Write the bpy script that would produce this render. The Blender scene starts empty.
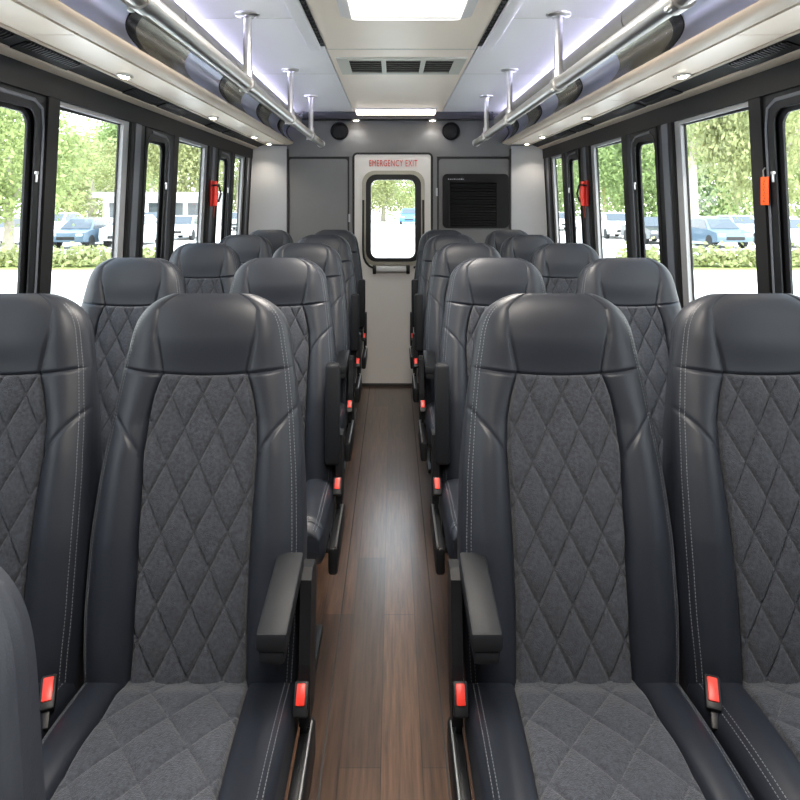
import bpy, bmesh, math, random
import numpy as np
from mathutils import Vector, Matrix
random.seed(7); rng = np.random.default_rng(7)
S = bpy.context.scene
COL = S.collection
PI = math.pi

# ---------------------------------------------------------------- frame of the place
F = 637.0            # focal length in pixels of the 800 px frame
EYE = 1.386          # eye height above the bus floor
XC = 0.035           # centre line of the bus
REAR = 4.80          # rear wall
CEIL = 2.05
FRONT = -0.85        # added wall behind the camera, close in to cut front light
GROUND = -0.90
ROWS = [1.30, 2.14, 2.91, 3.65, 4.31]

def half(z): return 1.10 - 0.05 * (z - 1.35)          # leaning side walls
def wallx(side, z, out=0.0): return XC + side * (half(z) + out)
def rx(px): return (px - 393) * REAR / F
def rz(py): return EYE - (py - 202) * REAR / F

# ---------------------------------------------------------------- materials
MATS = {}
def mat(name, col, rough=0.5, metal=0.0, spec=0.5, noise=None, bump=None, coat=0.0, emit=None, estr=0.0, sheen=0.0):
    m = bpy.data.materials.new(name); m.use_nodes = True
    nt = m.node_tree; b = nt.nodes['Principled BSDF']
    b.inputs['Base Color'].default_value = (*col, 1)
    b.inputs['Roughness'].default_value = rough
    b.inputs['Metallic'].default_value = metal
    b.inputs['Specular IOR Level'].default_value = spec
    b.inputs['Coat Weight'].default_value = coat
    b.inputs['Sheen Weight'].default_value = sheen
    if emit:
        b.inputs['Emission Color'].default_value = (*emit, 1); b.inputs['Emission Strength'].default_value = estr
    tc = nt.nodes.new('ShaderNodeTexCoord')
    if noise:                                   # (scale, amount)
        n = nt.nodes.new('ShaderNodeTexNoise'); n.inputs['Scale'].default_value = noise[0]; n.inputs['Detail'].default_value = 4
        nt.links.new(tc.outputs['Object'], n.inputs['Vector'])
        mx = nt.nodes.new('ShaderNodeMix'); mx.data_type = 'RGBA'
        a = noise[1]
        mx.inputs[6].default_value = (*[c * (1 - a) for c in col], 1); mx.inputs[7].default_value = (*[min(1, c * (1 + a)) for c in col], 1)
        nt.links.new(n.outputs['Fac'], mx.inputs[0]); nt.links.new(mx.outputs[2], b.inputs['Base Color'])
    if bump:                                    # (kind, scale, strength, distance)
        if bump[0] == 'noise':
            t = nt.nodes.new('ShaderNodeTexNoise'); t.inputs['Scale'].default_value = bump[1]; t.inputs['Detail'].default_value = 3; out = t.outputs['Fac']
        else:
            t = nt.nodes.new('ShaderNodeTexVoronoi'); t.inputs['Scale'].default_value = bump[1]; out = t.outputs['Distance']
        nt.links.new(tc.outputs['Object'], t.inputs['Vector'])
        bp = nt.nodes.new('ShaderNodeBump'); bp.inputs['Strength'].default_value = bump[2]; bp.inputs['Distance'].default_value = bump[3]
        nt.links.new(out, bp.inputs['Height']); nt.links.new(bp.outputs['Normal'], b.inputs['Normal'])
    MATS[name] = m
    return m

LEATHER = mat('leather', (0.0130, 0.0157, 0.0228), 0.47, spec=0.46, noise=(9, 0.12), bump=('voronoi', 620, 0.10, 0.0008))
FABRIC = mat('quilted_cloth', (0.0425, 0.0465, 0.0565), 0.85, spec=0.15, noise=(170, 0.85), bump=('voronoi', 420, 0.8, 0.0015), sheen=0.15)
THREAD = mat('thread', (0.19, 0.20, 0.215), 0.8)
BLACKP = mat('black_plastic', (0.008, 0.0085, 0.010), 0.45, spec=0.3, bump=('noise', 300, 0.15, 0.001))
ARMPAD = mat('armrest_pad', (0.010, 0.0112, 0.0135), 0.55, spec=0.22, bump=('noise', 400, 0.2, 0.001))
RED = mat('red_plastic', (0.75, 0.035, 0.02), 0.4)
CHROME = mat('brushed_steel', (0.62, 0.61, 0.59), 0.34, metal=1.0, noise=(30, 0.06))
DARKMETAL = mat('dark_metal', (0.03, 0.03, 0.033), 0.35, metal=0.6)
BLACKF = mat('window_black', (0.006, 0.0065, 0.008), 0.42, spec=0.35, noise=(8, 0.2))
GREYF = mat('post_grey', (0.10, 0.11, 0.13), 0.40, metal=0.2)
ALU = mat('jamb_aluminium', (0.26, 0.265, 0.275), 0.45, metal=0.3)
HEADER = mat('header_grey', (0.009, 0.0092, 0.010), 0.6, spec=0.25, noise=(12, 0.12))
WALLG = mat('bulkhead_grey', (0.148, 0.147, 0.147), 0.62, noise=(7, 0.06), bump=('noise', 90, 0.05, 0.002))
WALLD = mat('soffit_dark', (0.022, 0.022, 0.025), 0.5)
WALLL = mat('corner_light_grey', (0.40, 0.41, 0.43), 0.6, noise=(6, 0.05))
CEILM = mat('ceiling_laminate', (0.84, 0.83, 0.83), 0.38, noise=(3, 0.03))
CEILW = mat('ceiling_centre', (0.88, 0.775, 0.65), 0.40, noise=(3, 0.03))
GAP = mat('seam_dark', (0.03, 0.028, 0.026), 0.7)
RACK = mat('rack_laminate', (0.93, 0.81, 0.69), 0.36, noise=(5, 0.04))
NOSE = mat('rack_nose', (0.53, 0.445, 0.36), 0.42, noise=(5, 0.05))
ROLL = mat('rack_roll', (0.30, 0.285, 0.235), 0.35, metal=0.35, noise=(14, 0.15))
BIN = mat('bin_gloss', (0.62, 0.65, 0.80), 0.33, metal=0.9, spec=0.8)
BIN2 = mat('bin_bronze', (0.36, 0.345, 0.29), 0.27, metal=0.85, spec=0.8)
BINB = mat('bin_black', (0.006, 0.007, 0.010), 0.25)
DOORM = mat('door_paint', (0.66, 0.63, 0.60), 0.45, noise=(5, 0.03))
REDTXT = mat('red_lettering', (0.60, 0.03, 0.02), 0.6)
GRILLE = mat('grille_black', (0.005, 0.005, 0.006), 0.5, spec=0.2)
VENTF = mat('vent_frame', (0.56, 0.55, 0.47), 0.45)
SLAT = mat('vent_slat', (0.20, 0.19, 0.16), 0.5)
LAMPW = mat('lamp_glow', (0.9, 0.9, 0.88), 0.4, emit=(1.0, 0.965, 0.91), estr=1.05)
LAMPB = mat('bar_glow', (0.9, 0.9, 0.88), 0.4, emit=(1.0, 0.90, 0.76), estr=2.4)
LAMPN = mat('downlight_glow', (0.9, 0.88, 0.8), 0.4, emit=(1.0, 0.86, 0.66), estr=22.0)
LEDB = mat('led_strip', (0.8, 0.8, 0.9), 0.4, emit=(0.60, 0.58, 1.0), estr=6.0)
ORANGE = mat('orange_tag', (0.80, 0.095, 0.008), 0.5)
TAGINK = mat('tag_ink', (0.10, 0.02, 0.01), 0.6)
MARK = mat('pale_marks', (0.35, 0.35, 0.36), 0.5)
WHITEP = mat('white_housing', (0.60, 0.59, 0.57), 0.4)
HANDLE = mat('handle_silver', (0.62, 0.62, 0.62), 0.5, metal=0.2)
HARDW = mat('silver_clip', (0.7, 0.7, 0.7), 0.3, metal=0.9)

def glass_mat():
    m = bpy.data.materials.new('window_glass'); m.use_nodes = True
    nt = m.node_tree; nt.nodes.clear()
    o = nt.nodes.new('ShaderNodeOutputMaterial'); t = nt.nodes.new('ShaderNodeBsdfTransparent'); g = nt.nodes.new('ShaderNodeBsdfGlossy')
    mx = nt.nodes.new('ShaderNodeMixShader'); lw = nt.nodes.new('ShaderNodeLayerWeight'); lw.inputs['Blend'].default_value = 0.5
    pw = nt.nodes.new('ShaderNodeMath'); pw.operation = 'POWER'; pw.inputs[1].default_value = 5.0
    ml = nt.nodes.new('ShaderNodeMath'); ml.operation = 'MULTIPLY_ADD'; ml.inputs[1].default_value = 0.45; ml.inputs[2].default_value = 0.025
    nt.links.new(lw.outputs['Facing'], pw.inputs[0]); nt.links.new(pw.outputs[0], ml.inputs[0])
    t.inputs['Color'].default_value = (0.94, 0.96, 0.95, 1); g.inputs['Roughness'].default_value = 0.02
    nt.links.new(ml.outputs[0], mx.inputs[0]); nt.links.new(t.outputs[0], mx.inputs[1]); nt.links.new(g.outputs[0], mx.inputs[2]); nt.links.new(mx.outputs[0], o.inputs[0])
    return m
GLASS = glass_mat()

def floor_mat():
    m = bpy.data.materials.new('wood_plank_vinyl'); m.use_nodes = True
    nt = m.node_tree; b = nt.nodes['Principled BSDF']
    tc = nt.nodes.new('ShaderNodeTexCoord')
    mp = nt.nodes.new('ShaderNodeMapping'); mp.inputs['Rotation'].default_value = (0, 0, PI / 2); mp.inputs['Location'].default_value = (0.3, 0.132, 0)
    nt.links.new(tc.outputs['Object'], mp.inputs['Vector'])
    br = nt.nodes.new('ShaderNodeTexBrick'); br.offset = 0.37; br.offset_frequency = 2
    br.inputs['Color1'].default_value = (0.052, 0.027, 0.016, 1); br.inputs['Color2'].default_value = (0.115, 0.060, 0.034, 1); br.inputs['Mortar'].default_value = (0.02, 0.012, 0.009, 1)
    br.inputs['Scale'].default_value = 1.0; br.inputs['Mortar Size'].default_value = 0.0013; br.inputs['Brick Width'].default_value = 0.92; br.inputs['Row Height'].default_value = 0.102; br.inputs['Bias'].default_value = -0.15
    nt.links.new(mp.outputs[0], br.inputs['Vector'])
    mp2 = nt.nodes.new('ShaderNodeMapping'); mp2.inputs['Scale'].default_value = (42, 2.0, 1)
    nt.links.new(tc.outputs['Object'], mp2.inputs['Vector'])
    n = nt.nodes.new('ShaderNodeTexNoise'); n.inputs['Scale'].default_value = 2.2; n.inputs['Detail'].default_value = 8; n.inputs['Roughness'].default_value = 0.65
    nt.links.new(mp2.outputs[0], n.inputs['Vector'])
    rp = nt.nodes.new('ShaderNodeValToRGB'); rp.color_ramp.elements[0].position = 0.30; rp.color_ramp.elements[0].color = (0.30, 0.29, 0.28, 1); rp.color_ramp.elements[1].position = 0.72; rp.color_ramp.elements[1].color = (1.45, 1.40, 1.34, 1)
    nt.links.new(n.outputs['Fac'], rp.inputs[0])
    mx = nt.nodes.new('ShaderNodeMix'); mx.data_type = 'RGBA'; mx.blend_type = 'MULTIPLY'; mx.inputs[0].default_value = 1
    nt.links.new(br.outputs['Color'], mx.inputs[6]); nt.links.new(rp.outputs[0], mx.inputs[7]); nt.links.new(mx.outputs[2], b.inputs['Base Color'])
    b.inputs['Roughness'].default_value = 0.32; b.inputs['Specular IOR Level'].default_value = 0.8; b.inputs['Coat Weight'].default_value = 0.7; b.inputs['Coat Roughness'].default_value = 0.24
    bp = nt.nodes.new('ShaderNodeBump'); bp.inputs['Strength'].default_value = 0.2; bp.inputs['Distance'].default_value = 0.002
    nt.links.new(n.outputs['Fac'], bp.inputs['Height']); nt.links.new(bp.outputs['Normal'], b.inputs['Normal'])
    return m
WOOD = floor_mat()

# ---------------------------------------------------------------- mesh helpers
class MB:
    def __init__(s): s.bm = bmesh.new()
    def box(s, c, d, bevel=0.0, rot=None, seg=2):
        r = bmesh.ops.create_cube(s.bm, size=1.0); vs = r['verts']
        bmesh.ops.scale(s.bm, vec=Vector(d), verts=vs)
        if bevel > 0:
            es = list({e for v in vs for e in v.link_edges})
            rb = bmesh.ops.bevel(s.bm, geom=es, offset=min(bevel, min(d) * 0.49), segments=seg, affect='EDGES', profile=0.5)
            vs = list({v for f in rb['faces'] for v in f.verts} | {v for v in vs if v.is_valid})
        if rot is not None: bmesh.ops.rotate(s.bm, cent=(0, 0, 0), matrix=rot, verts=vs)
        bmesh.ops.translate(s.bm, vec=Vector(c), verts=vs)
        return s
    def bb(s, x0, x1, y0, y1, z0, z1, bevel=0.0):
        return s.box(((x0 + x1) / 2, (y0 + y1) / 2, (z0 + z1) / 2), (abs(x1 - x0), abs(y1 - y0), abs(z1 - z0)), bevel)
    def hexa(s, p):                               # 8 points: bottom 4, top 4
        v = [s.bm.verts.new(q) for q in p]
        for f in ((3, 2, 1, 0), (4, 5, 6, 7), (0, 1, 5, 4), (1, 2, 6, 5), (2, 3, 7, 6), (3, 0, 4, 7)):
            s.bm.faces.new([v[i] for i in f])
        return s
    def tube(s, pts, r, n=14, caps=True):
        pts = [Vector(p) for p in pts]; rings = []
        up = None
        for i, p in enumerate(pts):
            t = (pts[min(i + 1, len(pts) - 1)] - pts[max(i - 1, 0)]).normalized()
            if up is None:
                a = Vector((0, 0, 1)) if abs(t.z) < 0.9 else Vector((1, 0, 0)); up = t.cross(a).normalized()
            up = (up - t * up.dot(t)).normalized(); w = t.cross(up)
            rr = r[i] if isinstance(r, (list, tuple)) else r
            rings.append([s.bm.verts.new(p + (up * math.cos(2 * PI * k / n) + w * math.sin(2 * PI * k / n)) * rr) for k in range(n)])
        for a, b in zip(rings, rings[1:]):
            for k in range(n): s.bm.faces.new((a[k], a[(k + 1) % n], b[(k + 1) % n], b[k]))
        if caps: s.bm.faces.new(rings[0][::-1]); s.bm.faces.new(rings[-1])
        return s
    def prism(s, poly, axis, a, b):               # closed 2D outline extruded along an axis
        def P(u, v, w):
            return {'y': (u, w, v), 'x': (w, u, v), 'z': (u, v, w)}[axis]
        A = [s.bm.verts.new(P(u, v, a)) for u, v in poly]; B = [s.bm.verts.new(P(u, v, b)) for u, v in poly]
        n = len(poly)
        for i in range(n): s.bm.faces.new((A[i], A[(i + 1) % n], B[(i + 1) % n], B[i]))
        s.bm.faces.new(A[::-1]); s.bm.faces.new(B)
        return s
    def ring(s, outer, inner, axis, a, b):        # frame between two outlines of equal length
        def P(u, v, w):
            return {'y': (u, w, v), 'x': (w, u, v), 'z': (u, v, w)}[axis]
        L = [[s.bm.verts.new(P(u, v, w)) for u, v in o] for o, w in ((outer, a), (outer, b), (inner, b), (inner, a))]
        n = len(outer)
        for q in range(4):
            for i in range(n):
                j = (i + 1) % n; s.bm.faces.new((L[q][i], L[q][j], L[(q + 1) % 4][j], L[(q + 1) % 4][i]))
        return s
    def lathe(s, prof, c, axis='z', n=28):
        rings = []
        for r, h in prof:
            ring = []
            for k in range(n):
                a = 2 * PI * k / n; u, v = r * math.cos(a), r * math.sin(a)
                ring.append(s.bm.verts.new(Vector(c) + Vector({'z': (u, v, h), 'y': (u, h, v), 'x': (h, u, v)}[axis])))
            rings.append(ring)
        for a, b in zip(rings, rings[1:]):
            for k in range(n): s.bm.faces.new((a[k], a[(k + 1) % n], b[(k + 1) % n], b[k]))
        s.bm.faces.new(rings[0][::-1]); s.bm.faces.new(rings[-1])
        return s
    def warp(s, fn):
        for v in s.bm.verts: v.co = Vector(fn(*v.co))
        return s
    def mesh(s, name, m, smooth=True):
        bmesh.ops.recalc_face_normals(s.bm, faces=s.bm.faces)
        me = bpy.data.meshes.new(name); s.bm.to_mesh(me); s.bm.free()
        me.materials.append(m)
        if smooth:
            for p in me.polygons: p.use_smooth = True
            me.set_sharp_from_angle(angle=math.radians(38))
        return me
    def build(s, name, m, parent=None, smooth=True):
        return link(name, s.mesh(name, m, smooth), parent)

def link(name, me, parent=None):
    o = bpy.data.objects.new(name, me); COL.objects.link(o)
    if parent is not None: o.parent = parent
    return o
def empty(name, loc=(0, 0, 0)):
    o = bpy.data.objects.new(name, None); o.empty_display_size = 0.1; o.location = loc; COL.objects.link(o); return o
def tag(o, label=None, cat=None, group=None, kind=None):
    if label: o['label'] = label
    if cat: o['category'] = cat
    if group: o['group'] = group
    if kind: o['kind'] = kind
    return o
def struct(o, label, cat): return tag(o, label, cat, None, 'structure')
def copy_tree(o, parent=None):
    c = o.copy(); COL.objects.link(c); c.parent = parent
    for ch in list(o.children): copy_tree(ch, c)
    return c
def rrect(u0, u1, v0, v1, r, n=6):
    pts = []
    for cu, cv, a0 in ((u1 - r, v1 - r, 0), (u0 + r, v1 - r, PI / 2), (u0 + r, v0 + r, PI), (u1 - r, v0 + r, 3 * PI / 2)):
        for k in range(n + 1):
            a = a0 + PI / 2 * k / n; pts.append((cu + r * math.cos(a), cv + r * math.sin(a)))
    return pts
def arrays_mesh(name, V, Fc, m):
    me = bpy.data.meshes.new(name)
    used, inv = np.unique(Fc.reshape(-1), return_inverse=True)
    me.from_pydata(V[used].tolist(), [], inv.reshape(Fc.shape).tolist())
    me.materials.append(m)
    for p in me.polygons: p.use_smooth = True
    me.update()
    return me
def text_mesh(name, body, size, m, extrude=0.0008):
    cu = bpy.data.curves.new(name, 'FONT'); cu.body = body; cu.size = size; cu.align_x = 'CENTER'; cu.align_y = 'CENTER'; cu.extrude = extrude; cu.space_character = 1.14
    o = bpy.data.objects.new(name, cu); COL.objects.link(o)
    dg = bpy.context.evaluated_depsgraph_get(); me = bpy.data.meshes.new_from_object(o.evaluated_get(dg))
    bpy.data.objects.remove(o); bpy.data.curves.remove(cu)
    me.materials.clear(); me.materials.append(m); me.name = name
    return me

# ---------------------------------------------------------------- the seat
I = np.interp
TZ = np.array([0, 0.13, 0.70]); TZ = TZ / TZ[2]                 # per metre of height
NV = np.array([0, -0.70, 0.13]); NV = NV / np.linalg.norm(NV)   # towards the sitter
ZT = 1.208
_zz = np.linspace(0.35, 1.25, 901)
_ww = I(_zz, [0.42, 0.5, 0.62, 0.75, 0.86, 0.95, 1.0, 1.046, 1.09, 1.13, 1.20], [0.188, 0.197, 0.203, 0.202, 0.196, 0.186, 0.178, 0.170, 0.163, 0.157, 0.150])
_k = np.exp(-np.linspace(-2.2, 2.2, 91) ** 2); _k /= _k.sum(); _ww = np.convolve(np.pad(_ww, 45, 'edge'), _k, 'valid')
def bW(z):
    q = np.clip((z - 1.10) / (ZT - 1.10), 0, 1)
    return I(z, _zz, _ww) * np.maximum(1 - q ** 2.9, 0) ** (1 / 2.5) + 0.002
def bP(z, W):
    p = I(z, [0.42, 0.5, 0.65, 0.8, 0.90, 0.96, 1.0, 1.04, 1.12, 1.2], [0.106, 0.106, 0.104, 0.107, 0.110, 0.106, 0.097, 0.084, 0.099, 0.099])
    return np.minimum(p, W * 0.72)
def gv(d, w): return np.exp(-(d / w) ** 2)
def sst(x): x = np.clip(x, 0, 1); return x * x * (3 - 2 * x)
def quilt(x, y, w, h):
    u = x / w + y / h; v = x / w - y / h
    return np.sqrt(np.abs(np.sin(PI * u)) * np.abs(np.sin(PI * v)) + 1e-9)
def qline(x, y, w, h):
    u = x / w + y / h; v = x / w - y / h; k = w * h / math.hypot(w, h)
    return np.maximum(gv((u - np.round(u)) * k, 0.0024), gv((v - np.round(v)) * k, 0.0024))
def back_relief(x, z, W, p):
    a = np.abs(x); zs = 1.040 + 0.014 * (a / 0.163) ** 2
    w = np.clip((a - p) / np.maximum(W - p, 1e-4), 0, 1)
    H = I(z, [0.42, 0.55, 0.75, 0.90, 0.98, 1.06, 1.14], [0.024, 0.036, 0.036, 0.026, 0.017, 0.010, 0.007])
    n = H * np.sin(PI * 0.86 * w ** 0.75)
    low = z < zs
    inq = (a < p) & low
    n = n + np.where(inq, 0.0075 * quilt(x, z - 0.02, 0.063, 0.123) - 0.0034 * qline(x, z - 0.02, 0.063, 0.123) + 0.004 * (1 - (a / p) ** 2), 0)
    hd = sst((z - zs) / 0.075) * (1 - np.clip(a / W, 0, 1) ** 2.5)
    n = n + np.where(low, 0, hd * (0.006 + 0.005 * np.cos(np.clip(a / 0.17, 0, 1) * PI / 2)))
    n = n - 0.0055 * gv(z - zs, 0.0032) * (1 - 0.8 * np.clip(a / W, 0, 1) ** 6)
    n = n - 0.006 * gv(a - p, 0.0036) * np.clip((1.135 - z) / 0.035, 0, 1) * np.where(low, 1.0, 0.75)
    zd = 0.893 + 0.080 * np.clip((a - 0.116) / 0.062, 0, 1.3) ** 0.75
    n = n - 0.0035 * gv((z - zd) * 0.75, 0.0042) * (a > p) * (z < 1.0)
    n = n + 0.012 * np.sin(np.clip((z - 0.45) / 0.5, 0, 1) * PI)
    return n
def edge_drop(u): return 0.040 * (1 - np.sqrt(np.maximum(1 - np.abs(u) ** 5, 0)))
def back_pt(x, n, z):
    return np.stack([x, (z - ZT) * TZ[1] + n * NV[1], z + n * NV[2]], -1)

def ringcols(p, W, nq, no):
    uq = np.linspace(-1, 1, nq + 1); e = 1 - (1 - np.linspace(0, 1, no + 1)) ** 1.35
    right = p + (W - p) * e[1:]
    return np.concatenate([-right[::-1], p * uq, right])

def loft(zs, Wf, Pf, relief, point, T, kf, bend=None, nq=104, no=34):
    V = []; nf = nq + 1 + 2 * no
    for z in zs:
        W = float(Wf(z)); p = float(Pf(z, W)); x = ringcols(p, W, nq, no)
        zz = np.full_like(x, z) + (bend(x, z) if bend else 0)
        k = float(kf(z)); t = float(T(z))
        n = relief(x, zz, W, p) - edge_drop(x / W)
        nb = 7
        tt = np.linspace(0, 1, nb + 2)[1:]
        # sides and back
        e1 = n[-1]; e0 = n[0]
        xs = [W, W * 1.004, W * 0.99, W * 0.95, W * 0.55, 0, -W * 0.55, -W * 0.95, -W * 0.99, -W * 1.004, -W]
        ns = [e1 * 0.7 - 0.3 * t, e1 * 0.35 - 0.65 * t, -t * 0.85, -t * 0.96, -t, -t, -t, -t * 0.96, -t * 0.85, e0 * 0.35 - 0.65 * t, e0 * 0.7 - 0.3 * t]
        X = np.concatenate([x, xs]); N = np.concatenate([n, ns]); Z = np.concatenate([zz, np.full(len(xs), z)])
        nm = -t * 0.35
        N = nm + (N - nm) * k
        V.append(point(X, N, Z))
    V = np.array(V); m, c = V.shape[0], V.shape[1]
    idx = np.arange(m * c).reshape(m, c)
    A = idx[:-1]; B = idx[1:]
    f = np.stack([A, np.roll(A, -1, 1), np.roll(B, -1, 1), B], -1)
    return V.reshape(-1, 3), f, idx, nf

def flip(f): return f[..., ::-1]

zs = np.concatenate([np.linspace(0.42, 1.12, 300), 1.12 + 0.08 * np.sin(np.linspace(0, PI / 2, 44)[1:])])
iseam = int(np.argmin(np.abs(zs - 1.04)))
zs[iseam] = 1.04
bendf = lambda x, z: 0.014 * (np.abs(x) / 0.163) ** 2 * np.exp(-((z - 1.04) / 0.06) ** 2)
bk = lambda z: max(1e-3, (1 - np.clip((z - 1.13) / (ZT - 1.13), 0, 1) ** 2.6)) ** 0.5
bT = lambda z: I(z, [0.42, 0.7, 1.0, 1.2], [0.085, 0.085, 0.075, 0.065])
V, f, idx, nf = loft(zs, bW, bP, back_relief, back_pt, bT, bk, bendf)
NQ, NO = 104, 34
q = f[:iseam, NO:NO + NQ].reshape(-1, 4)
head = f[iseam:, :nf - 1].reshape(-1, 4)
rest = np.concatenate([f[:iseam, :NO].reshape(-1, 4), f[:iseam, NO + NQ:].reshape(-1, 4), f[iseam:, nf - 1:].reshape(-1, 4)])
def tri_fan(V, loop):                                  # closing faces as quads through the loop
    n = len(loop); h = n // 2
    return np.array([[loop[i], loop[i + 1], loop[n - 2 - i], loop[n - 1 - i]] for i in range(h - 1)])
rest = np.concatenate([rest, tri_fan(V, idx[-1]), tri_fan(V, idx[0])[:, ::-1]])
ME_BACK = arrays_mesh('backrest', V, rest, LEATHER)
ME_HEAD = arrays_mesh('headrest', V, head, LEATHER)
ME_BQ = arrays_mesh('quilted_panel', V, q, FABRIC)

def stitches(name, point_at, rows, dash=0.0036, gap=0.0026, w=0.0010, h=0.0005):
    mb = MB()
    for pts in rows:                                    # list of (point, normal)
        P = [p for p in pts]
        d = 0; i = 0
        L = [0]
        for a, b in zip(P, P[1:]): L.append(L[-1] + float(np.linalg.norm(np.array(b[0]) - np.array(a[0]))))
        s = 0
        while s + dash < L[-1]:
            def at(t):
                k = int(np.searchsorted(L, t)) ; k = min(max(k, 1), len(P) - 1)
                fr = (t - L[k - 1]) / max(L[k] - L[k - 1], 1e-9)
                return Vector(P[k - 1][0]).lerp(Vector(P[k][0]), fr), Vector(P[k][1])
            a, na = at(s); b, _ = at(s + dash)
            t = (b - a).normalized(); sd = t.cross(na).normalized() * w / 2; up = na.normalized() * h
            lo = -up * 0.6
            mb.hexa([a - sd + lo, a + sd + lo, b + sd + lo, b - sd + lo, a - sd + up, a + sd + up, b + sd + up, b - sd + up])
            s += dash + gap
    return mb.mesh(name, THREAD, False)
def back_surface(sgn, fr, z):
    W = float(bW(z)); p = float(bP(z, W)); x = np.array([sgn * W * fr]); Z = z + bendf(x, z)
    k = bk(z); t = bT(z); n = back_relief(x, Z, W, p) - edge_drop(x / W); nm = -t * 0.35; n = nm + (n - nm) * k
    return back_pt(x, n, Z)[0]
def back_line(sgn, fr, z0, z1, n=90):
    out = []
    for z in np.linspace(z0, z1, n):
        a = back_surface(sgn, fr, z); b = back_surface(sgn, fr, z + 0.004); c = back_surface(sgn, fr + 0.01, z)
        nn = np.cross(c - a, b - a) * sgn; out.append((a, -nn if nn[1] > 0 else nn))
    return out
ME_BST = [stitches('stitching', None, [back_line(s, fr, 0.50, 1.182) for fr in (0.915, 0.950)]) for s in (-1, 1)]

# cushion: s runs from the back to the front edge
CL = 0.335
def cW(s): return 0.201 - 0.012 * np.clip((s - 0.25) / (CL - 0.25), 0, 1) ** 3
def cP(s, W): return 0.112 + 0.012 * s / CL + 0 * W
def cush_relief(x, s, W, p):
    a = np.abs(x); w = np.clip((a - p) / (W - p), 0, 1)
    n = 0.018 * np.sin(PI * 0.8 * w ** 0.7)
    n = n + np.where((a < p) & (s < CL - 0.03), 0.007 * quilt(x, s + 0.01, 0.105, 0.125) - 0.0025 * qline(x, s + 0.01, 0.105, 0.125) + 0.003 * (1 - (a / p) ** 2), 0) * sst((s - 0.02) / 0.05)
    n = n - 0.006 * gv(a - p, 0.0036) - 0.005 * gv(s - (CL - 0.03), 0.004)
    n = n + 0.012 * np.sin(np.clip(s / CL, 0, 1) * PI * 0.9)
    return n
def cush_pt(x, n, s): return np.stack([x, -0.118 - s + 0 * x, 0.508 + 0.03 * s + n], -1)
ck = lambda s: max(1e-3, 1 - np.clip((s - (CL - 0.06)) / 0.06, 0, 1) ** 2.4) ** 0.5 if s > CL - 0.06 else 1.0
ck2 = lambda s: 0.45 + 0.55 * ck(s)
ss = np.concatenate([np.linspace(0, CL - 0.03, 132), CL - 0.03 + 0.03 * np.sin(np.linspace(0, PI / 2, 14)[1:])])
V2, f2, idx2, nf2 = loft(ss, cW, cP, cush_relief, cush_pt, lambda s: 0.115, ck2)
icap = 131
q2 = f2[:icap, NO:NO + NQ].reshape(-1, 4)
r2 = np.concatenate([f2[:icap, :NO].reshape(-1, 4), f2[:icap, NO + NQ:].reshape(-1, 4), f2[icap:].reshape(-1, 4), tri_fan(V2, idx2[-1]), tri_fan(V2, idx2[0])[:, ::-1]])
ME_CU = arrays_mesh('seat_cushion', V2, r2[:, ::-1], LEATHER)
ME_CQ = arrays_mesh('quilted_panel', V2, q2[:, ::-1], FABRIC)
def cush_surface(sgn, fr, s):
    W = float(cW(s)); x = np.array([sgn * W * fr]); s_ = np.array([s]); p = float(cP(s, W))
    n = cush_relief(x, s_, W, p) - edge_drop(x / W); k = ck2(s); nm = -0.115 * 0.35
    return cush_pt(x, nm + (n - nm) * k, s_)[0]
def cush_line(sgn, fr):
    out = []
    for s in np.linspace(0.02, CL - 0.004, 50):
        out.append((cush_surface(sgn, fr, s), np.array([sgn * 0.35, 0, 1.0])))
    return out
ME_CST = [stitches('stitching', None, [cush_line(s, fr) for fr in (0.895, 0.93)]) for s in (-1, 1)]

# black under-frame, legs, side rail (aisle side given by sgn)
mb = MB(); mb.bb(-0.165, 0.165, -0.42, -0.13, 0.345, 0.383, 0.008); mb.bb(-0.16, 0.16, -0.10, 0.0, 0.36, 0.405, 0.008)
for x in (-0.12, 0.12): mb.bb(x - 0.02, x + 0.02, -0.14, -0.02, 0.35, 0.39)
ME_FRAME = mb.mesh('seat_frame', DARKMETAL)
def leg_mesh(x):
    mb = MB(); mb.prism([(-0.36, 0.350), (-0.08, 0.350), (-0.16, 0.02), (-0.32, 0.02)], 'x', x - 0.014, x + 0.014)
    return mb.mesh('leg', DARKMETAL, False)
def foot_mesh(x):
    return MB().bb(x - 0.03, x + 0.03, -0.40, -0.08, 0.0, 0.022, 0.006).mesh('floor_track', DARKMETAL)
ME_LEG = {x: leg_mesh(x) for x in (-0.13, 0.13)}; ME_FOOT = {x: foot_mesh(x) for x in (-0.13, 0.13)}
def rail_mesh(g):
    mb = MB(); mb.bb(g * 0.206, g * 0.232, -0.385, -0.11, 0.355, 0.430, 0.008)
    return mb.mesh('side_rail', BLACKP)
def strip_mesh(g):
    mb = MB(); mb.tube([(g * 0.226, -0.382, 0.432), (g * 0.226, -0.13, 0.432)], 0.0032, 8); return mb.mesh('metal_strip', CHROME)
def arm_down(g):
    mb = MB()
    poly = [(-0.085, 0.705), (-0.125, 0.712), (-0.145, 0.700), (-0.150, 0.66), (-0.165, 0.56), (-0.165, 0.45), (-0.10, 0.45), (-0.085, 0.55), (-0.075, 0.64), (-0.072, 0.69)]
    mb.prism(poly, 'x', g * 0.208, g * 0.228); return mb.mesh('armrest', BLACKP, False)
def pad_down(g):
    mb = MB(); R = Matrix.Rotation(math.radians(7), 3, 'X')
    mb.box((g * 0.186, -0.212, 0.710), (0.050, 0.195, 0.030), 0.006, None, 2)
    mb.box((g * 0.186, -0.266, 0.686), (0.042, 0.080, 0.026), 0.006, None, 2); mb.warp(lambda x, y, z: (x, y, z + (y + 0.212) * 0.12))
    return mb.mesh('armrest_pad', ARMPAD)
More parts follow.
